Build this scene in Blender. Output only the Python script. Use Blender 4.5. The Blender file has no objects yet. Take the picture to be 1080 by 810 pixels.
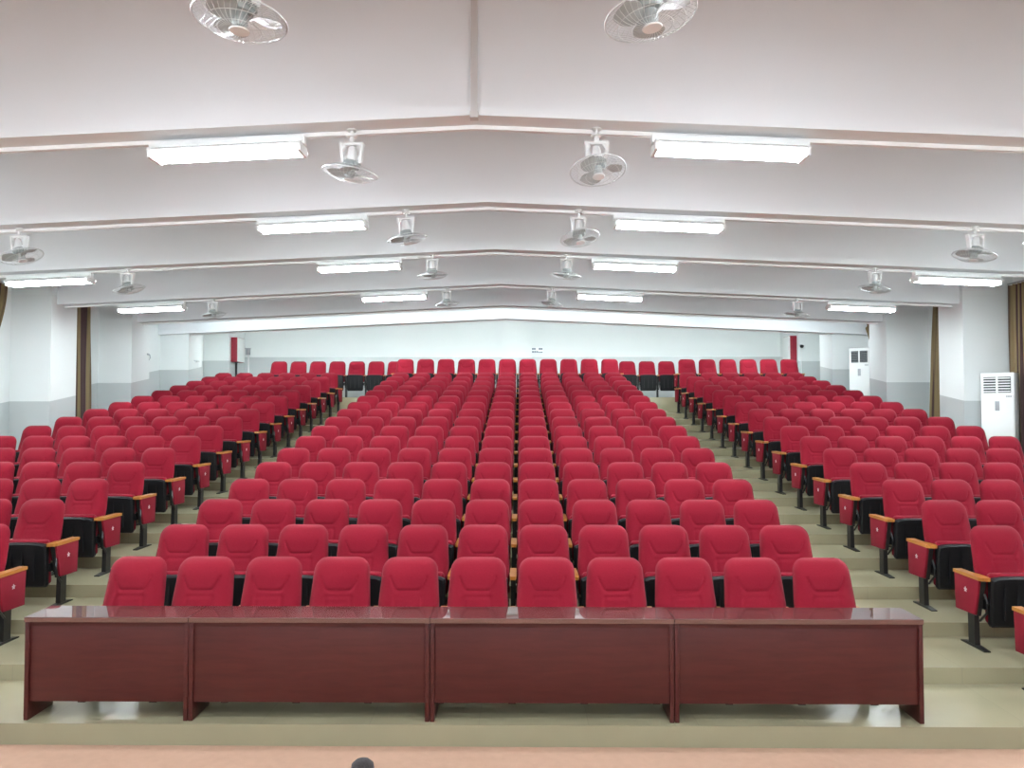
import bpy, bmesh, math, random
from math import sin, cos, tan, atan, radians, pi, sqrt
from mathutils import Vector, Matrix
random.seed(4)
S = bpy.context.scene
C = S.collection
HC = 2.469                    # camera height above the carpet; z below is written relative to the camera and lifted by HC

# ------------------------------------------------------------------ camera
PITCH, YAW = radians(1.73), radians(0.587)
cam = bpy.data.cameras.new('camera')
cam.sensor_width = 36.0
cam.lens = 27.0
cam.clip_end = 200
co = bpy.data.objects.new('camera', cam)
C.objects.link(co)
co.location = (0, 0, HC)
co.rotation_euler = (pi / 2 + PITCH, 0, YAW)
S.camera = co


def proj(X, Y, Z):
    x = X * cos(YAW) + Y * sin(YAW)
    y = -X * sin(YAW) + Y * cos(YAW)
    d = y * cos(PITCH) + Z * sin(PITCH)
    u = -y * sin(PITCH) + Z * cos(PITCH)
    if d < .1:
        return (-9999, -9999)
    return 540 + 810 * x / d, 405 - 810 * u / d


# ------------------------------------------------------------------ materials
def nodes(name):
    m = bpy.data.materials.new(name)
    m.use_nodes = True
    nt = m.node_tree
    b = nt.nodes['Principled BSDF']
    return m, nt, b


def new(nt, t, **kw):
    n = nt.nodes.new(t)
    for k, v in kw.items():
        setattr(n, k, v)
    return n


def simple(name, col, rough=.5, metal=0., noise=0., nscale=30., bump=0., coat=0., spec=.5):
    m, nt, b = nodes(name)
    b.inputs['Base Color'].default_value = (*col, 1)
    b.inputs['Roughness'].default_value = rough
    b.inputs['Metallic'].default_value = metal
    b.inputs['Coat Weight'].default_value = coat
    b.inputs['Specular IOR Level'].default_value = spec
    if noise or bump:
        tc = new(nt, 'ShaderNodeTexCoord')
        nz = new(nt, 'ShaderNodeTexNoise')
        nz.inputs['Scale'].default_value = nscale
        nz.inputs['Detail'].default_value = 4
        nt.links.new(tc.outputs['Object'], nz.inputs['Vector'])
        if noise:
            mr = new(nt, 'ShaderNodeMapRange')
            mr.inputs['To Min'].default_value = 1 - noise
            mr.inputs['To Max'].default_value = 1 + noise
            nt.links.new(nz.outputs['Fac'], mr.inputs['Value'])
            mx = new(nt, 'ShaderNodeVectorMath', operation='SCALE')
            mx.inputs[0].default_value = col
            nt.links.new(mr.outputs[0], mx.inputs['Scale'])
            nt.links.new(mx.outputs[0], b.inputs['Base Color'])
        if bump:
            bp = new(nt, 'ShaderNodeBump')
            bp.inputs['Strength'].default_value = bump
            bp.inputs['Distance'].default_value = .01
            nt.links.new(nz.outputs['Fac'], bp.inputs['Height'])
            nt.links.new(bp.outputs[0], b.inputs['Normal'])
    return m


M_red = simple('red_fabric', (.178, .0056, .0158), .85, noise=.10, nscale=60, bump=.12, spec=.1)
M_red.node_tree.nodes['Principled BSDF'].inputs['Sheen Weight'].default_value = .08
M_redpanel = simple('red_panel_cloth', (.18, .0088, .0195), .7, noise=.06, nscale=50, spec=.15)
M_black = simple('black_plastic', (.007, .007, .008), .5, noise=.05, nscale=40, spec=.22)
M_blackmetal = simple('black_steel', (.009, .009, .010), .35)
M_arm = simple('orange_wood', (.37, .145, .028), .3, noise=.15, nscale=25)
M_silver = simple('silver', (.75, .72, .72), .35, metal=.5)
M_ceil = simple('ceiling_paint', (.77, .79, .81), .8, noise=.012, nscale=.6)
M_trunk = simple('white_trunking', (.80, .80, .79), .4)
M_strip = simple('beige_strip', (.56, .54, .53), .6)
M_white = simple('white_enamel', (.82, .83, .82), .35)
M_fan = simple('fan_white', (.78, .79, .78), .35)
M_wire = simple('fan_wire', (.62, .64, .64), .3, metal=.4)
M_blade = simple('fan_blade', (.36, .39, .38), .4)
M_fanmotor = simple('fan_motor_grey', (.30, .33, .32), .4)
M_dark = simple('dark_vent', (.02, .025, .03), .5)
M_grey = simple('grey_plastic', (.35, .36, .38), .5)
M_greysill = simple('grey_paint_gloss', (.55, .55, .56), .35, noise=.08, nscale=3)
M_firered = simple('fire_red', (.22, .008, .022), .45)
M_carpet = simple('salmon_carpet', (.41, .262, .188), .95, noise=.10, nscale=14, bump=.3, spec=.1)
M_foam = simple('black_foam', (.02, .016, .016), .95, noise=.2, nscale=200, bump=.3)
M_sign = simple('sign_white', (.86, .88, .90), .4)
M_signink = simple('sign_ink', (.16, .20, .24), .5)

# painted walls: white above a grey dado whose top climbs with the tiers
DADO_Y0, DADO_Z0, DADO_SL = 14.0, .10 + HC, .147


def wall_mat():
    m, nt, b = nodes('wall_paint')
    geo = new(nt, 'ShaderNodeNewGeometry')
    sp = new(nt, 'ShaderNodeSeparateXYZ')
    nt.links.new(geo.outputs['Position'], sp.inputs[0])
    mu = new(nt, 'ShaderNodeMath', operation='MULTIPLY_ADD')
    mu.inputs[1].default_value = -DADO_SL
    mu.inputs[2].default_value = DADO_SL * DADO_Y0 - DADO_Z0
    nt.links.new(sp.outputs['Y'], mu.inputs[0])
    ad = new(nt, 'ShaderNodeMath', operation='ADD')
    nt.links.new(sp.outputs['Z'], ad.inputs[0])
    nt.links.new(mu.outputs[0], ad.inputs[1])
    gt = new(nt, 'ShaderNodeMath', operation='GREATER_THAN')
    gt.inputs[1].default_value = 0
    nt.links.new(ad.outputs[0], gt.inputs[0])
    nz = new(nt, 'ShaderNodeTexNoise')
    nz.inputs['Scale'].default_value = .9
    nt.links.new(geo.outputs['Position'], nz.inputs['Vector'])
    mr = new(nt, 'ShaderNodeMapRange')
    mr.inputs['To Min'].default_value = .97
    mr.inputs['To Max'].default_value = 1.03
    nt.links.new(nz.outputs['Fac'], mr.inputs['Value'])
    mix = new(nt, 'ShaderNodeMix', data_type='RGBA')
    mix.inputs[6].default_value = (.50, .53, .53, 1)
    mix.inputs[7].default_value = (.77, .80, .795, 1)
    nt.links.new(gt.outputs[0], mix.inputs[0])
    sc = new(nt, 'ShaderNodeVectorMath', operation='SCALE')
    nt.links.new(mix.outputs[2], sc.inputs[0])
    nt.links.new(mr.outputs[0], sc.inputs['Scale'])
    nt.links.new(sc.outputs[0], b.inputs['Base Color'])
    r = new(nt, 'ShaderNodeMapRange')
    r.inputs['To Min'].default_value = .30
    r.inputs['To Max'].default_value = .6
    nt.links.new(gt.outputs[0], r.inputs['Value'])
    nt.links.new(r.outputs[0], b.inputs['Roughness'])
    return m


M_wall = wall_mat()


def tile_mat():
    m, nt, b = nodes('beige_tile')
    tc = new(nt, 'ShaderNodeTexCoord')
    br = new(nt, 'ShaderNodeTexBrick')
    br.offset = 0
    br.inputs['Color1'].default_value = (.318, .292, .186, 1)
    br.inputs['Color2'].default_value = (.302, .277, .177, 1)
    br.inputs['Mortar'].default_value = (.26, .245, .16, 1)
    br.inputs['Scale'].default_value = 1
    br.inputs['Mortar Size'].default_value = .003
    br.inputs['Brick Width'].default_value = .8
    br.inputs['Row Height'].default_value = .8687
    mp = new(nt, 'ShaderNodeMapping')
    mp.inputs['Location'].default_value = (.3, .42, 0)
    nt.links.new(tc.outputs['Object'], mp.inputs[0])
    nt.links.new(mp.outputs[0], br.inputs['Vector'])
    nz = new(nt, 'ShaderNodeTexNoise')
    nz.inputs['Scale'].default_value = 2.2
    nz.inputs['Detail'].default_value = 5
    nt.links.new(tc.outputs['Object'], nz.inputs['Vector'])
    mr = new(nt, 'ShaderNodeMapRange')
    mr.inputs['To Min'].default_value = .90
    mr.inputs['To Max'].default_value = 1.10
    nt.links.new(nz.outputs['Fac'], mr.inputs['Value'])
    sc = new(nt, 'ShaderNodeVectorMath', operation='SCALE')
    nt.links.new(br.outputs['Color'], sc.inputs[0])
    nt.links.new(mr.outputs[0], sc.inputs['Scale'])
    nt.links.new(sc.outputs[0], b.inputs['Base Color'])
    b.inputs['Roughness'].default_value = .28
    return m


M_tile = tile_mat()


def wood_mat(name, c1, c2, rough, axis_scale):
    m, nt, b = nodes(name)
    tc = new(nt, 'ShaderNodeTexCoord')
    mp = new(nt, 'ShaderNodeMapping')
    mp.inputs['Scale'].default_value = axis_scale
    nt.links.new(tc.outputs['Object'], mp.inputs[0])
    nz = new(nt, 'ShaderNodeTexNoise')
    nz.inputs['Scale'].default_value = 6
    nz.inputs['Detail'].default_value = 6
    nz.inputs['Distortion'].default_value = .6
    nt.links.new(mp.outputs[0], nz.inputs['Vector'])
    cr = new(nt, 'ShaderNodeValToRGB')
    cr.color_ramp.elements[0].position = .3
    cr.color_ramp.elements[0].color = (*c1, 1)
    cr.color_ramp.elements[1].position = .7
    cr.color_ramp.elements[1].color = (*c2, 1)
    nt.links.new(nz.outputs['Fac'], cr.inputs[0])
    nt.links.new(cr.outputs[0], b.inputs['Base Color'])
    b.inputs['Roughness'].default_value = rough
    return m


M_mahog = wood_mat('mahogany', (.046, .0088, .0082), (.062, .0130, .0110), .3, (.5, 4, 4))
M_mahogtop = wood_mat('mahogany_gloss', (.060, .0135, .0125), (.080, .0195, .0165), .5, (.5, 5, 5))
_b = M_mahogtop.node_tree.nodes['Principled BSDF']
_b.inputs['Coat Weight'].default_value = 1
_b.inputs['Coat Roughness'].default_value = .025
_b.inputs['Coat IOR'].default_value = 2.2
_b.inputs['Specular IOR Level'].default_value = .1
M_mahog.node_tree.nodes['Principled BSDF'].inputs['Specular IOR Level'].default_value = .3


def curtain_mat():
    m, nt, b = nodes('curtain_brown')
    tc = new(nt, 'ShaderNodeTexCoord')
    sp = new(nt, 'ShaderNodeSeparateXYZ')
    nt.links.new(tc.outputs['UV'], sp.inputs[0])
    wv = new(nt, 'ShaderNodeTexNoise')
    wv.noise_dimensions = '1D'
    wv.inputs['Scale'].default_value = 9
    nt.links.new(sp.outputs['X'], wv.inputs['W'])
    cr = new(nt, 'ShaderNodeValToRGB')
    cr.color_ramp.elements[0].position = .42
    cr.color_ramp.elements[0].color = (.05, .014, .014, 1)
    cr.color_ramp.elements[1].position = .5
    cr.color_ramp.elements[1].color = (.235, .165, .07, 1)
    nt.links.new(wv.outputs['Fac'], cr.inputs[0])
    nt.links.new(cr.outputs[0], b.inputs['Base Color'])
    b.inputs['Roughness'].default_value = .6
    return m


M_curt = curtain_mat()


def emit(name, col, strength):
    m = bpy.data.materials.new(name)
    m.use_nodes = True
    nt = m.node_tree
    for n in list(nt.nodes):
        nt.nodes.remove(n)
    e = nt.nodes.new('ShaderNodeEmission')
    e.inputs[0].default_value = (*col, 1)
    e.inputs[1].default_value = strength
    o = nt.nodes.new('ShaderNodeOutputMaterial')
    nt.links.new(e.outputs[0], o.inputs[0])
    return m


TUBE = 67.5
M_tubewarm = emit('tube_light_front', (.92, .985, 1.06), TUBE)
M_tuberear = emit('tube_light_rear', (.885, 1.0, 1.03), TUBE * .74)
M_tube = emit('tube_light', (.885, 1.0, 1.03), TUBE)


# ------------------------------------------------------------------ mesh helpers
class MB:
    def __init__(s):
        s.v, s.f, s.mi = [], [], []

    def add(s, vs, fs, mi=0):
        b = len(s.v)
        s.v += [tuple(v) for v in vs]
        for f in fs:
            s.f.append(tuple(b + i for i in f))
            s.mi.append(mi)
        return s

    def box(s, x0, x1, y0, y1, z0, z1, mi=0):
        return s.add([(x0, y0, z0), (x1, y0, z0), (x1, y1, z0), (x0, y1, z0), (x0, y0, z1), (x1, y0, z1), (x1, y1, z1), (x0, y1, z1)],
                     [(0, 3, 2, 1), (4, 5, 6, 7), (0, 1, 5, 4), (1, 2, 6, 5), (2, 3, 7, 6), (3, 0, 4, 7)], mi)

    def hexa(s, p, mi=0):          # eight corners in box order
        return s.add(p, [(0, 3, 2, 1), (4, 5, 6, 7), (0, 1, 5, 4), (1, 2, 6, 5), (2, 3, 7, 6), (3, 0, 4, 7)], mi)

    def rbox(s, x0, x1, y0, y1, z0, z1, r, seg=2, mi=0):
        bm = bmesh.new()
        bmesh.ops.create_cube(bm, size=1)
        for v in bm.verts:
            v.co = Vector(((x0 + x1) / 2 + v.co.x * (x1 - x0), (y0 + y1) / 2 + v.co.y * (y1 - y0), (z0 + z1) / 2 + v.co.z * (z1 - z0)))
        bmesh.ops.bevel(bm, geom=list(bm.edges), offset=r, segments=seg, profile=.5, affect='EDGES')
        return s.bm(bm, mi)

    def bm(s, bm, mi=0):
        bm.verts.index_update()
        s.add([v.co[:] for v in bm.verts], [[v.index for v in f.verts] for f in bm.faces], mi)
        bm.free()
        return s

    def prism(s, poly, axis, a0, a1, mi=0):
        """poly: list of 2D points; axis 0: poly in (y,z) run along x, 1: (x,z) along y, 2: (x,y) along z"""
        def P(q, a):
            return ((a, q[0], q[1]), (q[0], a, q[1]), (q[0], q[1], a))[axis]
        n = len(poly)
        vs = [P(q, a0) for q in poly] + [P(q, a1) for q in poly]
        fs = [tuple(range(n - 1, -1, -1)), tuple(range(n, 2 * n))]
        fs += [(i, (i + 1) % n, n + (i + 1) % n, n + i) for i in range(n)]
        bm = bmesh.new()
        bv = [bm.verts.new(v) for v in vs]
        for f in fs:
            bm.faces.new([bv[i] for i in f])
        bmesh.ops.recalc_face_normals(bm, faces=bm.faces)
        return s.bm(bm, mi)

    def lathe(s, prof, seg=24, c=(0, 0, 0), mi=0, closed=True):
        """prof: (r, z) pairs, round the z axis"""
        vs, fs = [], []
        n = len(prof)
        for k in range(seg):
            a = 2 * pi * k / seg
            for r, z in prof:
                vs.append((c[0] + r * cos(a), c[1] + r * sin(a), c[2] + z))
        for k in range(seg):
            k2 = (k + 1) % seg
            for i in range(n - 1):
                fs.append((k * n + i, k2 * n + i, k2 * n + i + 1, k * n + i + 1))
        if closed:
            fs.append(tuple(k * n for k in range(seg - 1, -1, -1)))
            fs.append(tuple(k * n + n - 1 for k in range(seg)))
        return s.add(vs, fs, mi)

    def tube(s, pts, r, seg=6, closed=False, mi=0):
        pts = [Vector(p) for p in pts]
        n = len(pts)
        vs, fs = [], []
        for i, p in enumerate(pts):
            if closed:
                d = pts[(i + 1) % n] - pts[i - 1]
            else:
                d = pts[min(i + 1, n - 1)] - pts[max(i - 1, 0)]
            d.normalize()
            ref = Vector((0, 0, 1)) if abs(d.z) < .9 else Vector((1, 0, 0))
            u = d.cross(ref).normalized()
            w = d.cross(u)
            for k in range(seg):
                a = 2 * pi * k / seg
                vs.append(p + u * (r * cos(a)) + w * (r * sin(a)))
        m = n if closed else n - 1
        for i in range(m):
            j = (i + 1) % n
            for k in range(seg):
                k2 = (k + 1) % seg
                fs.append((i * seg + k, i * seg + k2, j * seg + k2, j * seg + k))
        if not closed:
            fs.append(tuple(range(seg)))
            fs.append(tuple((n - 1) * seg + k for k in range(seg - 1, -1, -1)))
        return s.add(vs, fs, mi)

    def mesh(s, name, mats, smooth=35, recalc=False):
        me = bpy.data.meshes.new(name)
        me.from_pydata(s.v, [], s.f)
        if not isinstance(mats, (list, tuple)):
            mats = [mats]
        for m in mats:
            me.materials.append(m)
        if len(mats) > 1:
            me.polygons.foreach_set('material_index', s.mi)
        if recalc:
            bm = bmesh.new()
            bm.from_mesh(me)
            bmesh.ops.recalc_face_normals(bm, faces=bm.faces)
            bm.to_mesh(me)
            bm.free()
        if smooth:
            me.polygons.foreach_set('use_smooth', [True] * len(me.polygons))
            me.set_sharp_from_angle(angle=radians(smooth))
        me.update()
        return me


def obj(name, me, parent=None, loc=None, rot=None):
    o = bpy.data.objects.new(name, me)
    C.objects.link(o)
    if parent is not None:
        o.parent = parent
    if loc is not None:
        o.location = loc
    if rot is not None:
        o.rotation_euler = rot
    return o


def tag(o, label, cat, group=None, kind='thing'):
    o['label'] = label
    o['category'] = cat
    o['kind'] = kind
    if group:
        o['group'] = group
    return o


def thing(name, label, cat, loc, group=None, rz=0):
    o = bpy.data.objects.new(name, None)
    o.empty_display_size = .1
    C.objects.link(o)
    o.location = loc
    o.rotation_euler = (0, 0, rz)
    return tag(o, label, cat, group)


def struct(name, mb, mats, smooth=0, recalc=False):
    o = obj(name, mb.mesh(name, mats, smooth, recalc))
    o['kind'] = 'structure'
    return o


ORD = ['first', 'second', 'third', 'fourth', 'fifth', 'sixth', 'seventh', 'eighth', 'ninth', 'tenth', 'eleventh', 'twelfth', 'thirteenth',
       'fourteenth', 'fifteenth', 'sixteenth', 'seventeenth', 'eighteenth']

# ------------------------------------------------------------------ layout numbers (camera-relative z until +HC)
Z0, D, P = 6.433, .8687, .5634
RISE, FT, RZ0 = .1348, -2.314, 6.534          # tier rise, table floor, first riser
XL, XR, XLO, XRO = -8.65, 8.12, -9.40, 9.05   # pillar faces and outer walls
YB, YF = 24.0, -4.0                           # back wall, wall behind the camera
RIDGE, SLOPE, HB = -.358, .045, 2.292         # ridge line, slope of the beams, beam underside at the ridge
BD = 1.15                                     # beam depth
NT = 16                                       # tiers with the regular rise
YR = RZ0 + NT * D                             # front edge of the high rear platform
REARF = .262


def tier_floor(i):                            # floor that row i stands on
    return FT + RISE * i


def floor_at(y):
    if y < 5.66:
        return -HC
    if y < RZ0:
        return FT
    if y >= YR:
        return REARF
    return FT + RISE * (1 + int((y - RZ0) / D))


def hb(x):
    return HB - SLOPE * abs(x - RIDGE)


# ------------------------------------------------------------------ setting
m = MB()
prof = [(5.66, 0.0), (5.66, FT + HC)]
for j in range(NT):
    y = RZ0 + j * D
    prof += [(y, FT + RISE * j + HC), (y, FT + RISE * (j + 1) + HC)]
prof += [(YR, FT + RISE * NT + HC), (YR, REARF + HC), (YB + .3, REARF + HC)]
for (ya, za), (yb, zb) in zip(prof[:-1], prof[1:]):
    if abs(ya - yb) < 1e-6 and abs(za - zb) < 1e-6:
        continue
    m.add([(XLO - .1, ya, za), (XRO + .1, ya, za), (XRO + .1, yb, zb), (XLO - .1, yb, zb)], [(0, 1, 2, 3)])
struct('floor', m, M_tile)
m = MB()
m.box(XLO - .1, XRO + .1, YF - .1, 5.66, -.1, 0)
struct('floor_carpet', m, M_carpet)

# beams: front edge y, thickness
BEAMS = [(-1.6, .25), (.95, .25), (3.56, .25), (5.956, .25), (8.51, .25), (11.07, .26), (14.22, .26), (17.22, .26), (19.82, .26)]


def gable(m, y0, y1, zb, zt):
    """a slab that follows the two ceiling slopes; zb, zt = under and top at the ridge"""
    for xa, xb in ((XLO, RIDGE), (RIDGE, XRO)):
        za, zc = -SLOPE * abs(xa - RIDGE), -SLOPE * abs(xb - RIDGE)
        m.hexa([(xa, y0, HC + zb + za), (xb, y0, HC + zb + zc), (xb, y1, HC + zb + zc), (xa, y1, HC + zb + za),
                (xa, y0, HC + zt + za), (xb, y0, HC + zt + zc), (xb, y1, HC + zt + zc), (xa, y1, HC + zt + za)])


m = MB()
gable(m, YF - .1, YB + .3, HB + BD, HB + BD + .12)
for y0, t in BEAMS:
    gable(m, y0, y0 + t, HB, HB + BD)
struct('ceiling', m, M_ceil)

PIL = [-1.7, .85, 3.46, 5.86, 8.41, 11.0, 14.05, 17.0, 19.95]
PD = .82
ZT = HC + HB + BD + .1
m = MB()
m.box(XLO - .1, XLO, YF, YB + .2, -.1, ZT)
for y in PIL + [22.72]:
    m.box(XLO, XL, y, min(y + PD, YB) if y < 22 else YB, -.1, ZT)
struct('wall_left', m, M_wall)
m = MB()
m.box(XRO, XRO + .1, YF, YB + .2, -.1, ZT)
for y in PIL + [22.45]:
    y += .07 if y < 22 else 0
    m.box(XR, XRO, y, y + PD if y < 22 else YB, -.1, ZT)
struct('wall_right', m, M_wall)
m = MB()
m.box(XLO - .1, XRO + .1, YB, YB + .2, 0, ZT)
m.box(-.56, .37, YB - .22, YB, 0, ZT)          # the shallow pillar in the middle
struct('wall_back', m, M_wall)
m = MB()
m.box(XLO - .1, XRO + .1, YF - .2, YF, -.1, ZT)
struct('wall_front', m, M_wall)
# cable trunking under each beam, and along the ridge
tn = 1
for y0, t in BEAMS:
    m = MB()
    ya, yb = y0 + t - .035, y0 + t + .012
    for xa, xb in ((XL, RIDGE), (RIDGE, XR)):
        za, zc = HC + hb(xa), HC + hb(xb)
        m.hexa([(xa, ya, za - .032), (xb, ya, zc - .032), (xb, yb, zc - .032), (xa, yb, za - .032),
                (xa, ya, za), (xb, ya, zc), (xb, yb, zc), (xa, yb, za)])
    o = struct('trim_%d' % tn, m, M_trunk)
    tn += 1
m = MB()
m.box(RIDGE - .026, RIDGE + .026, 5.93, 5.956, HC + HB - .012, HC + HB + BD)
m.box(RIDGE - .032, RIDGE + .032, 5.92, 6.0, HC + HB - .03, HC + HB + .02)
struct('trim_%d' % tn, m, M_strip)
tn += 1
# ------------------------------------------------------------------ lamps
LAMP_G = 'tube lights under the beams'


def lamp_meshes():
    L = .61
    h = MB()
    # a narrow batten carrying two bare tubes between shallow reflector wings
    h.prism([(-.044, 0), (.044, 0), (.036, -.068), (-.036, -.068)], 0, -L - .02, L + .02)
    h.prism([(-.036, -.042), (-.036, -.052), (-.148, -.102), (-.148, -.093)], 0, -L, L)
    h.prism([(.036, -.042), (.036, -.052), (.148, -.102), (.148, -.093)], 0, -L, L)
    h = h.mesh('lamp_housing', M_white, 30, True)
    e = MB()
    e.box(-.014, .014, -.105, .105, -.144, -.062)
    e = e.mesh('lamp_holder', M_white, 0)
    t = MB()
    t.tube([(-L + .03, 0, 0), (L - .03, 0, 0)], .022, 8)
    return h, e, t


LH, LE, LTm = lamp_meshes()
LT1 = LTm.mesh('lamp_tube', M_tube, 60)
LT2 = LTm.mesh('lamp_tube_rear', M_tuberear, 60)
LT0 = LTm.mesh('lamp_tube_front', M_tubewarm, 60)


def lamp(x, y, z, label, warm=False, tilt=0.):
    t = thing('ceiling_lamp', label, 'lamp', (x, y, z), LAMP_G)
    t.rotation_euler = (0, tilt, 0)
    obj('lamp_housing', LH, t)
    for xx in (-.6, .6):
        obj('lamp_holder', LE, t, (xx, 0, 0))
    for yy in (-.077, .077):
        obj('lamp_tube', (LT1, LT0, LT2)[warm], t, (0, yy, -.118))
    return t


rown = ['farthest forward over the stage', 'next over the stage', 'just before the nearest full beam', 'under the nearest full beam', 'under the second beam', 'under the third beam', 'under the fourth beam']
for bi, (y0, t) in enumerate(BEAMS[:7]):
    for side, x in (('far left', -6.97), ('inner left', -2.37), ('inner right', 1.695), ('far right', 6.40)):
        yy = y0 + t / 2 + (.07 if bi > 2 else -.10)
        tl = atan(SLOPE) * (1 if x > RIDGE else -1)
        lamp(x, yy, HC + hb(x) - .035, 'twin tube light %s, %s of its row' % (rown[bi], side), bi < 4, tl)
for bi, w in ((7, 'fifth'), (8, 'sixth')):
    for side, x in (('far left', -6.97), ('inner left', -3.6), ('added in the middle', -.36), ('inner right', 2.9), ('far right', 6.40)):  # middle lamps are added, unseen behind the beams, to brighten the hall's rear
        t_ = lamp(x, BEAMS[bi][0] + BEAMS[bi][1] + .002, HC + hb(x) + .30, 'tube light on the rear face of the %s beam, %s of its row' % (w, side), 2)
        t_.rotation_euler = (pi / 2, 0, 0)


# ------------------------------------------------------------------ fans
def fan_meshes():
    mount = MB()
    mount.lathe([(.045, 0), (.045, -.012), (.018, -.016), (.018, -.05), (.026, -.052), (.026, -.062)], 16)
    mount = mount.mesh('mount', M_fan, 40)
    br = MB()       # yoke: top bar, two tapering cheeks
    br.rbox(-.098, .098, -.03, .03, -.085, -.06, .006)
    for s in (-1, 1):
        xo, xi, xo2, xi2 = s * .098, s * .070, s * .078, s * .058
        poly = [(xo, -.062), (xi, -.062), (xi, -.10), (xi2, -.235), (xo2, -.235)]
        br.prism(poly, 1, -.032, .032)
    br.prism([(-.07, -.08), (-.07, -.125), (-.045, -.085)], 1, -.02, .02)
    br.prism([(.07, -.08), (.07, -.125), (.045, -.085)], 1, -.02, .02)
    br = br.mesh('bracket', M_fan, 30, True)
    hd = MB()       # gear head between the cheeks
    hd.lathe([(.010, .118), (.024, .112), (.034, .085), (.042, .035), (.050, 0), (.052, -.008)], 20)
    hd.rbox(-.062, .062, -.018, .018, .0, .03, .006)
    hd = hd.mesh('gear_head', M_fan, 40)
    mo = MB()
    mo.lathe([(.050, 0), (.068, -.012), (.072, -.05), (.060, -.068), (.02, -.072)], 24)
    for k in range(16):
        a = 2 * pi * k / 16
        mo.box(.0715 * cos(a) - .003, .0715 * cos(a) + .003, .0715 * sin(a) - .003, .0715 * sin(a) + .003, -.048, -.015)
    mo = mo.mesh('motor', M_fanmotor, 40)
    R = .222
    zc = -.10       # plane of the rim

    def prof(t, s):   # t 0..1 from hub to rim; s = +1 rear half, -1 front half
        r = .035 + (R - .035) * t
        return r, zc + s * (.052 * (1 - t ** 3.2)) + (0 if s > 0 else -.004 * (1 - t))
    cg = MB()
    NW = 40
    for s in (1, -1):
        for k in range(NW):
            a = 2 * pi * (k + (.5 if s < 0 else 0)) / NW
            pts = []
            for q in range(8):
                r, z = prof(q / 7, s)
                aa = a + (.25 * (q / 7) if s < 0 else 0)
                pts.append((r * cos(aa), r * sin(aa), z))
            cg.tube(pts, .0013, 3)
        for t in (0, .36, .7):
            r, z = prof(t, s)
            cg.tube([(r * cos(2 * pi * k / 36), r * sin(2 * pi * k / 36), z) for k in range(36)], .0017, 4, True)
    cg.tube([(R * cos(2 * pi * k / 48), R * sin(2 * pi * k / 48), zc) for k in range(48)], .005, 6, True)
    cg = cg.mesh('cage', M_wire, 60)
    cap = MB()
    cap.lathe([(.046, zc - .052), (.05, zc - .057), (.046, zc - .062), (.01, zc - .064)], 20)
    cap = cap.mesh('cage_badge', M_fan, 40)
    hub = MB()
    hub.lathe([(.034, zc + .03), (.038, zc - .02), (.028, zc - .038), (.004, zc - .041)], 18)
    hub = hub.mesh('hub', M_blade, 40)
    bl = MB()
    n1, n2 = 8, 5
    vs, fs = [], []
    for side in (0, 1):
        for i in range(n1):
            u = i / (n1 - 1)
            r = .032 + (.195 - .032) * u
            wa = .30 + .46 * sin(pi * min(1, u * 1.05) ** .8) * (.6 + .4 * u)
            for j in range(n2):
                w = j / (n2 - 1) * 2 - 1
                a = w * wa + .25 * u
                vs.append((r * cos(a), r * sin(a), zc + .024 * w * (.4 + .6 * (1 - u)) + side * .003))
    for side in (0, 1):
        b = side * n1 * n2
        for i in range(n1 - 1):
            for j in range(n2 - 1):
                q = (b + i * n2 + j, b + (i + 1) * n2 + j, b + (i + 1) * n2 + j + 1, b + i * n2 + j + 1)
                fs.append(q if side else q[::-1])
    o = n1 * n2
    rim = [i * n2 for i in range(n1)] + [(n1 - 1) * n2 + j for j in range(1, n2)] + [i * n2 + n2 - 1 for i in range(n1 - 2, -1, -1)] + [j for j in range(n2 - 2, 0, -1)]
    for a, b in zip(rim, rim[1:] + rim[:1]):
        fs.append((a, b, b + o, a + o))
    bl.add(vs, fs)
    bl = bl.mesh('blade', M_blade, 50, True)
    return dict(mount=mount, bracket=br, head=hd, motor=mo, cage=cg, cap=cap, hub=hub, blade=bl)


FM = fan_meshes()


def fan(x, y, label, fwd, roll, spin, drop=0.):
    """fwd: degrees the head is turned up towards the stage, roll: degrees it leans sideways"""
    t = thing('ceiling_fan', label, 'fan', (x, y, HC + hb(x) - drop), 'caged fans hanging from the beams')
    if drop:
        h_ = MB()
        h_.tube([(0, 0, -.005), (0, 0, drop - .004)], .013, 10)
        h_.lathe([(.04, drop - .012), (.04, drop)], 16)
        obj('hanger', h_.mesh('hanger', M_fan, 40), t)
    obj('mount', FM['mount'], t)
    obj('bracket', FM['bracket'], t)
    R = Matrix.Rotation(radians(roll), 3, 'Y') @ Matrix.Rotation(radians(-fwd), 3, 'X')
    e = R.to_euler()
    piv = (0, 0, -.205)
    hd = obj('gear_head', FM['head'], t, piv, (e.x * .35, e.y * .35, 0))
    mo = obj('motor', FM['motor'], t, piv, e)
    cg = obj('cage', FM['cage'], t, piv, e)
    obj('cage_badge', FM['cap'], cg)
    hb_ = obj('hub', FM['hub'], t, piv, e)
    for k in range(3):
        obj('blade', FM['blade'], hb_, None, (0, 0, spin + k * 2 * pi / 3))
    return t


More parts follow.
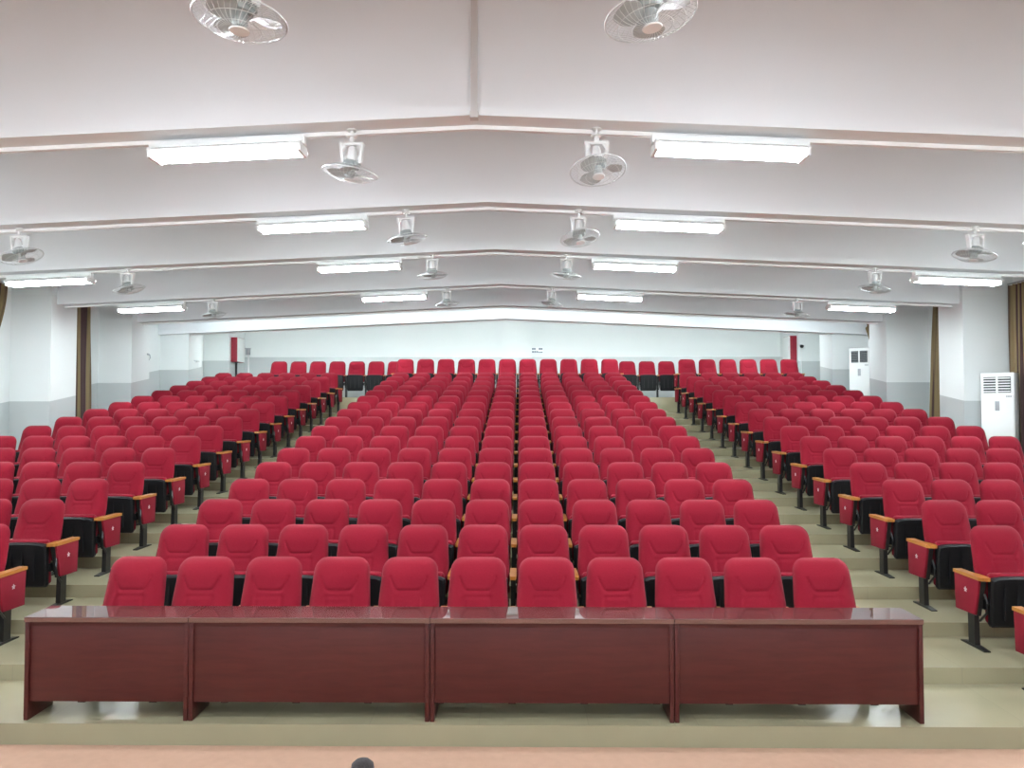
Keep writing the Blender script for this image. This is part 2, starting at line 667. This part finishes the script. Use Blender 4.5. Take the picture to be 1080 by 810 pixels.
FANS = [  # beam, x, forward, roll
    (2, -1.36, 2, 3, 'large caged fan at the top edge, left of the ceiling ridge'),
    (2, .62, 4, -8, 'large caged fan at the top edge, right of the ceiling ridge'),
    (3, -1.36, -2, 7, 'caged fan under the nearest full beam, beside its left lamp'),
    (3, .62, 17, -4, 'caged fan facing forward under the nearest full beam, beside its right lamp'),
    (4, -1.30, -4, -9, 'caged fan under the second beam, left of the ridge'),
    (4, .67, 14, -7, 'caged fan under the second beam, right of the ridge'),
    (4, -5.74, 4, -20, 'caged fan under the second beam at the left picture edge'),
    (4, 5.16, 2, 12, 'caged fan under the second beam near the right wall'),
    (5, -1.29, -6, -4, 'caged fan under the third beam, left of the ridge'),
    (5, .69, -6, 6, 'caged fan under the third beam, right of the ridge'),
    (5, -5.81, -2, -14, 'caged fan under the third beam between the outer left lamps'),
    (5, 5.21, -2, 9, 'caged fan under the third beam near the right wall'),
    (6, -1.38, -4, -6, 'small far fan under the fourth beam, left of the ridge'),
    (6, .60, 4, 12, 'small far fan under the fourth beam, right of the ridge'),
    (6, -5.80, -2, -8, 'small far fan under the fourth beam toward the left wall'),
    (6, 5.21, -2, 8, 'small far fan under the fourth beam toward the right wall'),
]
for k, (b, x, fw, ro, lab) in enumerate(FANS):
    y0, t_ = BEAMS[b]
    fan(x, y0 + t_ / 2 + .06 if b > 2 else y0 + t_ / 2, lab, fw, ro, k * 1.3, (0, 0, .05, .05, .025, 0, 0)[b])

# ------------------------------------------------------------------ chairs
HCH = 1.07


def back_geo(nu, nv):
    """the padded backrest with its pressed seams"""
    m = MB()
    z0, z1 = .45, HCH
    H = z1 - z0

    def half(v):
        d = (1 - v) * H
        w = .222 + .026 * min(1, (1 - v) * 1.8)
        r = .10
        if d < r:
            w = w - r + sqrt(max(0, r * r - (r - d) ** 2))
        r2 = .05
        if v * H < r2:
            w = w - r2 + sqrt(max(0, r2 * r2 - (r2 - v * H) ** 2))
        return w

    def vv(j):
        t = j / (nv - 1)
        return .62 * t + .38 * (.5 - .5 * cos(pi * t))

    def uu(i):
        t = i / (nu - 1) * 2 - 1
        return sin(t * pi / 2) * .55 + t * .45

    def surf(u, v, front):
        w = half(v)
        x = u * w
        z = z0 + v * H
        yc = -.205 + .195 * v
        e = max(0, 1 - abs(u) ** 5) ** .5 * max(0, 1 - abs(2 * v - 1) ** 9) ** .5
        if front:
            d = .078 * e + .012 * (1 - u * u) * e
            d += .012 * math.exp(-((v - .80) / .13) ** 2) * e          # head roll
            d += .008 * math.exp(-((v - .28) / .16) ** 2) * e * (1 - u * u)
            zz = z1 - z
            g = 0
            ax = abs(x)
            # U seam of the headrest
            if ax < .153:
                zs = .245 - .11 * (max(0, ax - .075) / .075) ** 2
                g += .012 * math.exp(-((zz - zs) / .011) ** 2)
            if ax < .105:
                g += .0065 * math.exp(-((zz - .285) / .010) ** 2)
            if zz > .285:
                g += .0065 * math.exp(-((ax - .105) / .010) ** 2)
            return (x, yc - d + g * min(1, e * 1.5), z)
        return (x, yc + .03 * e, z)
    for front in (True, False):
        vs = [surf(uu(i), vv(j), front) for j in range(nv) for i in range(nu)]
        fs = []
        for j in range(nv - 1):
            for i in range(nu - 1):
                q = (j * nu + i, j * nu + i + 1, (j + 1) * nu + i + 1, (j + 1) * nu + i)
                fs.append(q if front else q[::-1])
        m.add(vs, fs)
    return m


def seat_geo(seg=3):
    m = MB()
    bm = bmesh.new()
    bmesh.ops.create_cube(bm, size=1)
    for v in bm.verts:
        v.co = Vector((v.co.x * .445, -.272 + v.co.y * .085 - (v.co.z) * .04, .455 + v.co.z * .465))
    bmesh.ops.bevel(bm, geom=list(bm.edges), offset=.038, segments=seg, profile=.5, affect='EDGES')
    return m.bm(bm)


def pan_geo(bev=True):
    """black moulded underside of the tipped-up seat"""
    m = MB()
    pts = [(-.205, .205), (.205, .205), (.222, .23), (.238, .60), (.232, .638), (.19, .656), (.10, .664), (-.10, .664), (-.19, .656), (-.232, .638), (-.238, .60), (-.222, .23)]
    bm = bmesh.new()
    a = [bm.verts.new((x, -.305 - (z - .45) * .10, z)) for x, z in pts]
    b = [bm.verts.new((x, -.345 - (z - .45) * .12, z)) for x, z in pts]
    c = [bm.verts.new((x * .93, -.362 - (z - .45) * .12, .445 + (z - .445) * .93)) for x, z in pts]
    n = len(pts)
    for p, q in ((a, b), (b, c)):
        for i in range(n):
            bm.faces.new((p[i], p[(i + 1) % n], q[(i + 1) % n], q[i]))
    bm.faces.new(c)
    bm.faces.new(a[::-1])
    bmesh.ops.recalc_face_normals(bm, faces=bm.faces)
    m.bm(bm)
    if bev:    # stiffening ribs and hinge blocks
        for x in (-.12, 0, .12):
            m.box(x - .006, x + .006, -.382, -.36, .28, .60)
        for s in (-1, 1):
            m.box(s * .232 - .012, s * .232 + .012, -.30, -.20, .36, .44)
    return m


def arm_geo(end):
    """end 0: shared arm; -1 / +1: outer arm that also covers the end panel on that side"""
    m = MB()
    if end == 0:
        out = [(-.030, .02), (.030, .02), (.030, -.30), (.028, -.345), (.018, -.362), (-.018, -.362), (-.028, -.345), (-.030, -.30)]
    else:
        s = end
        out = [(s * .058, .055), (s * -.022, .055), (s * -.024, -.16), (s * -.040, -.22), (s * -.046, -.33), (s * -.038, -.372), (s * -.018, -.385), (s * .040, -.372), (s * .058, -.345)]
    m.prism(out, 2, .628, .658)
    return m


def leg_geo():
    m = MB()
    # side frame, post and foot
    m.hexa([(-.020, -.25, .29), (.020, -.25, .29), (.020, .01, .29), (-.020, .01, .29),
            (-.022, -.335, .628), (.022, -.335, .628), (.022, .03, .628), (-.022, .03, .628)])
    m.hexa([(-.024, -.225, .0), (.024, -.225, .0), (.024, -.125, .0), (-.024, -.125, .0),
            (-.022, -.215, .30), (.022, -.215, .30), (.022, -.115, .30), (-.022, -.115, .30)])
    m.prism([(-.37, 0), (-.005, 0), (-.005, .010), (-.10, .022), (-.25, .022), (-.37, .010)], 0, -.029, .029)
    # bent strut of the tip-up hinge
    m.tube([(.024, -.30, .50), (.036, -.325, .42), (.036, -.31, .33), (.026, -.22, .24)], .011, 6)
    return m


def panel_geo(s):
    m = MB()
    xa, xb = sorted((s * .023, s * .050))
    q = [(-.268, .305), (.035, .295), (.05, .626), (-.335, .626)]
    bm = bmesh.new()
    va = [bm.verts.new((xa, y, z)) for y, z in q]
    vb = [bm.verts.new((xb, y, z)) for y, z in q]
    bm.faces.new(va)
    bm.faces.new(vb[::-1])
    for i in range(4):
        bm.faces.new((va[i], vb[i], vb[(i + 1) % 4], va[(i + 1) % 4]))
    bmesh.ops.recalc_face_normals(bm, faces=bm.faces)
    bmesh.ops.bevel(bm, geom=list(bm.edges), offset=.006, segments=2, profile=.5, affect='EDGES')
    return m.bm(bm)


def emblem_geo(s):
    m = MB()
    x0, x1 = sorted((s * .049, s * .0535))
    cy, cz = -.135, .505
    for k in range(5):       # little five-petalled metal badge
        a = pi / 2 + k * 2 * pi / 5
        poly = []
        for (r, da) in ((.006, -.6), (.016, -.42), (.026, 0), (.016, .42), (.006, .6)):
            poly.append((cy + r * cos(a + da), cz + r * sin(a + da)))
        m.prism(poly, 0, x0, x1)
    return m


def up(mb_, name, mat, smooth=35, recalc=False):
    return mb_.mesh(name, mat, smooth, recalc)


ME = dict(
    back=up(back_geo(51, 60), 'backrest', M_red, 50),
    seat=up(seat_geo(), 'seat', M_red, 60),
    pan=up(pan_geo(), 'seat_pan', M_black, 25),
    arm0=up(arm_geo(0), 'armrest', M_arm, 30),
    armL=up(arm_geo(-1), 'armrest', M_arm, 30),
    armR=up(arm_geo(1), 'armrest', M_arm, 30),
    leg=up(leg_geo(), 'leg', M_blackmetal, 30),
    panelL=up(panel_geo(-1), 'end_panel', M_redpanel, 30),
    panelR=up(panel_geo(1), 'end_panel', M_redpanel, 30),
    embL=up(emblem_geo(-1), 'emblem', M_silver, 0),
    embR=up(emblem_geo(1), 'emblem', M_silver, 0),
)

# every chair: (x, y, floor z, left end?, right end?, label, score)
chairs = []


def nth(k):
    return ORD[k]


def add_row(xs, y, fz, labels, endl, endr):
    n = len(xs)
    for k, x in enumerate(xs):
        chairs.append(dict(x=x, y=y, z=fz, first=k == 0, last=k == n - 1, el=endl and k == 0, er=endr and k == n - 1, label=labels(k, n)))


for i in range(18):
    y = Z0 + i * D
    fz = tier_floor(i) if i < 17 else REARF
    r = nth(i)
    rr = {0: 'front row behind the tables', 17: 'rearmost row'}.get(i, r + ' row back')

    def lc(k, n, r=rr):
        if k == 0:
            return 'red chair at the left end of the centre block, ' + r
        if k == n - 1:
            return 'red chair at the right end of the centre block, ' + r
        return 'red chair, centre block, %s, %s from its left end' % (r, nth(k))
    add_row([(-5.61 + k) * P for k in range(11)], y, fz, lc, True, True)
    if i < 17:
        rs = 'level with the %s centre row' % ('front' if i == 0 else r)

        def ll(k, n, r=rs):
            kk = n - 1 - k
            if kk == 0:
                return 'red aisle chair with red end panel, left block, ' + r
            if k == 0:
                return 'red chair nearest the left wall, left block, ' + r
            return 'red tip-up chair, left block, %s, %s from aisle' % (r, nth(kk))
        add_row([(-8.97 - k) * P for k in range(5, -1, -1)], y, fz, ll, True, True)

        def lr(k, n, r=rs):
            if k == 0:
                return 'red aisle chair with red end panel, right block, ' + r
            if k == n - 1:
                return 'red chair nearest the right wall, right block, ' + r
            return 'red tip-up chair, right block, %s, %s from aisle' % (r, nth(k))
        add_row([(7.87 + k) * P for k in range(6)], y, fz, lr, True, True)
yb = 22.25
add_row([-6.98 + .565 * k for k in range(7)], yb, REARF, lambda k, n: 'red chair against the back wall on the left, %s from its left end' % nth(k), True, True)
add_row([3.10 + .5634 * k for k in range(3)], 22.25, REARF, lambda k, n: 'red chair standing across the right aisle at the back wall, %s from the left' % nth(k), True, True)
add_row([4.62 + .5634 * k for k in range(6)], 21.35, REARF, lambda k, n: 'red chair in the rearmost row of the right block, %s from aisle' % nth(k), True, True)

# how much of each the photograph shows: pixel width times the height seen above the row in front
for c in chairs:
    px, py = proj(c['x'], c['y'], c['z'] + HCH)
    s = 810 / c['y']
    pf, qf = proj(c['x'], c['y'] - D, c['z'] - RISE + HCH)
    hgt = min(qf - py, 1.07 * s) if qf > py else 0
    if c['y'] > 21:
        hgt = 9 if c['y'] < 22 else 12
    if c['y'] < 6.6:
        hgt = 60
    xa, xb = max(0, px - .24 * s), min(1080, px + .24 * s)
    c['score'] = max(0, xb - xa) * hgt
    if c['el'] or c['er']:
        c['score'] *= 1.5
order = sorted(range(len(chairs)), key=lambda k: -chairs[k]['score'])
solo = set(k for k in order[:300] if chairs[k]['score'] > 0)
CG = 'red tip-up auditorium chairs'


def place_chair(c):
    t = thing('auditorium_chair', c['label'], 'chair', (c['x'], c['y'], HC + c['z']), CG)
    obj('backrest', ME['back'], t)
    obj('seat', ME['seat'], t)
    obj('seat_pan', ME['pan'], t)
    ex = P / 2
    sides = [(-1, c['el'])]
    if c['last']:
        sides.append((1, c['er']))
    for s, e in sides:
        k = 'L' if s < 0 else 'R'
        obj('armrest', ME['arm' + (k if e else '0')], t, (s * ex, 0, 0))
        obj('leg', ME['leg'], t, (s * ex, 0, 0))
        if e:
            p = obj('end_panel', ME['panel' + k], t, (s * ex, 0, 0))
            obj('emblem', ME['emb' + k], p)
    return t


LB, LS, LPn, LA, LL = back_geo(11, 13), seat_geo(2), pan_geo(False), arm_geo(0), leg_geo()
rest = MB()


def shift(src, dx, dy, dz, mi):
    rest.add([(x + dx, y + dy, z + dz) for x, y, z in src.v], src.f, mi)


for k, c in enumerate(chairs):
    if k in solo:
        place_chair(c)
    elif -160 < proj(c['x'], c['y'], c['z'] + HCH)[0] < 1240:
        x, y, z = c['x'], c['y'], HC + c['z']
        shift(LB, x, y, z, 0)
        shift(LS, x, y, z, 0)
        shift(LPn, x, y, z, 1)
        for s, e in [(-1, c['el'])] + ([(1, c['er'])] if c['last'] else []):
            xs = x + s * P / 2
            shift(arm_geo(s if e else 0), xs, y, z, 2)
            shift(LL, xs, y, z, 1)
            if e:
                shift(panel_geo(s), xs, y, z, 3)
o = obj('auditorium_chairs', rest.mesh('auditorium_chairs', [M_red, M_black, M_arm, M_redpanel], 45))
tag(o, 'remaining red tip-up chairs massed in the far rows of the rising blocks', 'chairs', CG, 'stuff')

# ------------------------------------------------------------------ the desks in front
TY0, TY1 = 5.711, 6.035
xt = [-3.674, -2.452, -.665, 1.135, 2.957]
dlab = ['short mahogany desk at the left end of the front desk row', 'long mahogany desk next to the short one at the left',
        'long mahogany desk third from left, in front of the middle chairs', 'long mahogany desk at the right end of the front desk row']
for k in range(4):
    a, b = xt[k] + .0015, xt[k + 1] - .0015
    cx = (a + b) / 2
    t = thing('desk', dlab[k], 'desk', (cx, TY0, HC + FT), 'mahogany desks in the front row')
    h = (b - a) / 2
    m = MB()
    m.rbox(-h, h, -.012, TY1 - TY0, .722, .76, .004)
    obj('desk_top', m.mesh('desk_top', M_mahogtop, 0), t)
    for s in (-1, 1):
        m = MB()
        x0, x1 = sorted((s * (h - .001), s * (h - .033)))
        m.rbox(x0, x1, .0, TY1 - TY0 - .01, 0, .722, .003)
        obj('side_panel', m.mesh('side_panel', M_mahog, 30), t)
    m = MB()
    m.rbox(-h + .033, h - .033, .014, .032, .135, .722, .002)
    m.box(-h + .033, h - .033, .008, .014, .690, .722)
    obj('front_panel', m.mesh('front_panel', M_mahog, 30), t)
    m = MB()
    m.rbox(-h + .033, h - .033, .05, TY1 - TY0 - .03, .56, .575, .002)
    obj('shelf', m.mesh('shelf', M_mahog, 30), t)

# ------------------------------------------------------------------ air conditioners


def aircon(x, y, w, dp, turn, top, base, label, dark, slats):
    """x, y: the corner of the front nearest the camera; turn: degrees the front is turned towards the seats"""
    a = radians(turn)
    H = top - base
    c = Vector((x - w / 2 * cos(a), y + w / 2 * sin(a)))
    t = thing('air_conditioner', label, 'air conditioner', (c.x, c.y, HC + base), 'floor standing air conditioners', -a)
    m = MB()
    m.rbox(-w / 2, w / 2, .012, .035, 0, H, .010, 3)
    obj('front_frame', m.mesh('front_frame', M_white, 30), t)
    m = MB()
    m.rbox(-w / 2 + .002, w / 2 - .002, .035, dp, .02, H - .004, .006, 2)
    obj('cabinet', m.mesh('cabinet', M_greysill, 30), t)
    for px_, py_ in ((-w / 2 + .04, .05), (w / 2 - .04, .05), (-w / 2 + .04, dp - .04), (w / 2 - .04, dp - .04)):
        wy = c.y - px_ * sin(a) + py_ * cos(a)
        f = floor_at(wy) - base
        m = MB()
        m.tube([(px_, py_, f), (px_, py_, .03)], .02, 8)
        obj('foot', m.mesh('foot', M_black, 40), t)
    m = MB()
    m.rbox(-w / 2 + .01, w / 2 - .01, 0, .02, .05, H * .775, .008)
    obj('front_cover', m.mesh('front_cover', M_white, 30), t)
    g0, g1 = H * .79, H * .955
    m = MB()
    m.box(-w / 2 + .05, w / 2 - .05, .002, .014, g0, g1)
    g = obj('grille', m.mesh('grille', M_dark, 0), t)
    m = MB()
    n = slats
    for k in range(n):
        z = g0 + (k + .5) * (g1 - g0) / n
        th = (g1 - g0) / n * (.08 if dark else .24)
        for s in (-1, 1):
            m.hexa([(min(s * .012, s * (w / 2 - .055)), -.014, z - th), (max(s * .012, s * (w / 2 - .055)), -.014, z - th), (max(s * .012, s * (w / 2 - .055)), .003, z - th * .2), (min(s * .012, s * (w / 2 - .055)), .003, z - th * .2),
                    (min(s * .012, s * (w / 2 - .055)), -.014, z + th * .5), (max(s * .012, s * (w / 2 - .055)), -.014, z + th * .5), (max(s * .012, s * (w / 2 - .055)), .003, z + th), (min(s * .012, s * (w / 2 - .055)), .003, z + th)])
    obj('louvre', m.mesh('louvre', M_grey if dark else M_white, 0), g)
    m = MB()
    m.box(-.016, .016, -.012, .01, g0 - .01, g1 + .01)
    obj('grille_divider', m.mesh('grille_divider', M_white, 0), g)
    m = MB()
    m.rbox(-.035, .035, -.006, .004, H * .60, H * .70, .003)
    obj('display', m.mesh('display', M_grey, 30), t)
    m = MB()       # the small unreadable maker's mark
    for q in range(4):
        xx = w * .27 + q * .022
        m.box(xx, xx + .015, -.003, .003, H * .742, H * .758)
    obj('badge', m.mesh('badge', M_grey, 0), t)
    return t


aircon(8.63, 13.50, .523, .29, 48, .61, floor_at(13.6) + .03, 'white floor standing air conditioner with horizontal grille at the right wall', False, 6)
aircon(8.575, 18.9, .482, .42, 40, 1.47, floor_at(19.2) + .03, 'white far air conditioner with black grille behind the right block', True, 6)

# ------------------------------------------------------------------ curtains


def curtain(side, ya, yb_, ya2, yb2, ztop, zbot, label, folds=5, bulge=.0):
    """a hanging cloth along the outer wall between ya..yb at the top and ya2..yb2 at the hem"""
    X = (XLO + .10) if side < 0 else (XRO - .10)
    nu, nv = folds * 8 + 1, 16
    vs, fs = [], []
    for sgn in (0, 1):
        for j in range(nv):
            v = j / (nv - 1)
            ev = v ** (1 + bulge)
            for i in range(nu):
                u = i / (nu - 1)
                y = (ya + (yb_ - ya) * u) * (1 - ev) + (ya2 + (yb2 - ya2) * u) * ev
                x = X + .045 * sin(u * folds * 2 * pi + .6 * sin(v * 2)) + .008 * sin(u * 23 + v * 5) + sgn * .006
                vs.append((x, y, HC + ztop + (zbot - ztop) * v))
    o_ = nu * nv
    for sgn in (0, 1):
        for j in range(nv - 1):
            for i in range(nu - 1):
                q = (sgn * o_ + j * nu + i, sgn * o_ + j * nu + i + 1, sgn * o_ + (j + 1) * nu + i + 1, sgn * o_ + (j + 1) * nu + i)
                fs.append(q if sgn else q[::-1])
    rim = [i for i in range(nu)] + [j * nu + nu - 1 for j in range(1, nv)] + [(nv - 1) * nu + i for i in range(nu - 2, -1, -1)] + [j * nu for j in range(nv - 2, 0, -1)]
    for a, b in zip(rim, rim[1:] + rim[:1]):
        fs.append((a, b, b + o_, a + o_))
    m = MB()
    m.add(vs, fs)
    t = thing('curtain', label, 'curtain', (X, (ya + yb_) / 2, HC + zbot), 'brown curtains along the side walls')
    me = m.mesh('cloth', M_curt, 60, True)
    uv = me.uv_layers.new(name='uv')
    wid = max(.6, abs(yb_ - ya))
    for lp in me.loops:
        k = lp.vertex_index % (nu * nv)
        uv.data[lp.index].uv = ((k % nu) / (nu - 1) * wid + ya, k // nu / nv)
    c = obj('cloth', me, t)
    c.matrix_parent_inverse = Matrix.Translation(Vector(t.location)).inverted()
    r = MB()
    r.tube([(X, ya - .15, HC + ztop + .03), (X, yb_ + (.05 if yb_ < 16.9 else 0), HC + ztop + .03)], .014, 8)
    r = obj('curtain_rail', r.mesh('curtain_rail', M_grey, 40), t)
    r.matrix_parent_inverse = Matrix.Translation(Vector(t.location)).inverted()
    return t


curtain(-1, 13.1, 13.80, 12.6, 12.9, 2.22, .3, 'brown curtain sliver hanging at the left picture edge', 5, .6)
curtain(-1, 15.88, 16.48, 15.88, 16.52, 2.22, floor_at(16.4) + .03, 'brown striped curtain between the two left wall pillars', 5)
curtain(1, 13.3, 14.08, 13.3, 14.08, 2.22, -.9, 'wide brown curtain behind the near air conditioner', 6)
curtain(1, 16.2, 16.62, 16.2, 16.92, 2.22, floor_at(16.6) + .03, 'narrow brown curtain beside the middle right pillar', 4)
curtain(1, 19.4, 19.97, 19.2, 19.52, 2.22, 1.5, 'short tapering brown curtain above the far air conditioner', 4)

# ------------------------------------------------------------------ hose cabinets and small wall fittings


def hose_cabinet(side, xw, y0, label):
    t = thing('wall_mounted_hose_cabinet', label, 'fire hose cabinet', (xw, y0, HC + 1.355), 'red fire hose cabinets')
    s = -side          # direction into the room
    m = MB()
    xa, xb = sorted((0, s * .19))
    m.rbox(xa, xb, 0, .62, 0, .74, .008)
    obj('cabinet_body', m.mesh('cabinet_body', M_firered, 30), t)
    m = MB()
    xa, xb = sorted((s * .191, s * .21))
    m.rbox(xa, xb, .012, .608, .012, .728, .005)
    d = obj('cabinet_door', m.mesh('cabinet_door', M_white, 30), t)
    m = MB()
    xa, xb = sorted((s * .21, s * .225))
    m.rbox(xa, xb, .06, .085, .32, .44, .004)
    obj('handle', m.mesh('handle', M_silver, 30), d)
    if side < 0:
        m = MB()
        m.tube([(s * .15, .05, 0), (s * .15, .05, -(1.355 - REARF) + .002)], .032, 10)
        m.lathe([(.05, -.03), (.05, 0)], 12, (s * .15, .05, 0))
        obj('riser_pipe', m.mesh('riser_pipe', M_black, 40), t)
    return t


hose_cabinet(-1, XL + .002, 22.85, 'red hose cabinet with white door on the left rear pillar')
hose_cabinet(1, XR - .002, 22.55, 'red hose cabinet with white door on the right rear pillar')


def fitting(name, label, cat, x, y, z, build):
    t = thing(name, label, cat, (x, y, HC + z))
    for pn, mb_, mt in build:
        obj(pn, mb_.mesh(pn, mt, 40), t)
    return t


fitting('alarm_fitting', 'small grey alarm box on a pipe right of the left hose cabinet', 'alarm', -8.51, YB - .11, 1.66, [
    ('box', MB().rbox(-.05, .05, -.03, .11, -.02, .16, .01), M_grey),
    ('hood', MB().rbox(-.07, .07, -.05, .11, .16, .185, .006), M_grey),
    ('conduit', MB().tube([(0, .08, -.02), (0, .08, -(1.66 - REARF) + .01)], .022, 8), M_trunk)])
fitting('wall_camera', 'small black dome fitting on the rear right pillar beside the hose cabinet', 'fitting', 8.20, 22.448, 1.78, [
    ('base', MB().rbox(-.035, .035, -.03, 0, -.04, .05, .006), M_grey),
    ('dome', MB().lathe([(.004, -.062), (.034, -.055), (.055, -.02), (.058, .012), (.03, .03)], 16, (0, -.075, 0)), M_black),
    ('conduit', MB().tube([(0, -.012, -.04), (0, -.012, -(1.78 - REARF) + .01)], .010, 8), M_trunk)])
fitting('wall_mounted_hook', 'small dark hook on the white side of the second left pillar', 'hook', XL, 17.74, 1.19, [
    ('plate', MB().rbox(0, .02, -.05, .05, .02, .06, .004), M_grey),
    ('hook', MB().tube([(.01, 0, .03), (.05, 0, .02), (.06, 0, -.05), (.03, 0, -.09)], .012, 8), M_grey)])
fitting('wall_mounted_bracket', 'small grey bracket low on the third left pillar', 'bracket', XL, 20.35, 1.19, [
    ('plate', MB().rbox(0, .018, -.09, .09, .02, .055, .004), M_grey),
    ('arm', MB().rbox(.018, .10, -.05, .05, .025, .04, .004), M_grey)])
# notice on the back wall
t = thing('notice_board', 'small white notice with dark marks on the back wall right of centre', 'sign', (.545, YB, HC + 1.68))
m = MB()
m.rbox(-.19, .19, -.02, 0, 0, .19, .004)
obj('board', m.mesh('board', M_sign, 30), t)
m = MB()
for x0, x1, z0, z1 in ((-.165, -.112, .115, .17), (-.105, -.05, .115, .17), (.045, .10, .115, .17), (.107, .165, .115, .17),
                       (-.165, -.10, .025, .075), (-.093, -.04, .025, .075), (-.033, .03, .025, .07), (.037, .09, .02, .05), (.097, .165, .02, .055)):
    m.box(x0, x1, -.0235, -.019, z0, z1)
obj('lettering', m.mesh('lettering', M_signink, 0), t)

# microphone at the lower picture edge
t = thing('microphone_stand', 'black microphone whose foam tip shows at the bottom edge of the picture', 'microphone', (-.405, 2.0, 0))
mz = HC - .905
m = MB()
m.lathe([(.14, 0), (.14, .012), (.03, .03), (.012, .04)], 28)
obj('base', m.mesh('base', M_blackmetal, 40), t)
m = MB()
m.tube([(0, 0, .03), (0, 0, mz - .14)], .010, 10)
m.tube([(0, 0, .75), (0, 0, .84)], .016, 10)
obj('pole', m.mesh('pole', M_blackmetal, 40), t)
m = MB()
m.lathe([(.012, mz - .14), (.018, mz - .13), (.021, mz - .06), (.021, mz - .045)], 16)
obj('microphone_body', m.mesh('microphone_body', M_blackmetal, 40), t)
m = MB()
m.lathe([(.018, mz - .055), (.026, mz - .05), (.031, mz - .03), (.028, mz - .012), (.018, mz - .003), (.004, mz)], 20)
obj('foam_tip', m.mesh('foam_tip', M_foam, 50), t)

# ------------------------------------------------------------------ world and view
w = bpy.data.worlds.new('world')
S.world = w
w.use_nodes = True
w.node_tree.nodes['Background'].inputs[0].default_value = (.8, .85, .9, 1)
w.node_tree.nodes['Background'].inputs[1].default_value = .05
S.cycles.max_bounces = 8
S.cycles.diffuse_bounces = 5
S.cycles.sample_clamp_indirect = 6
S.view_settings.view_transform = 'Standard'
S.view_settings.look = 'None'
S.view_settings.gamma = 1
S.view_settings.use_curve_mapping = False
S.view_settings.exposure = 1.31
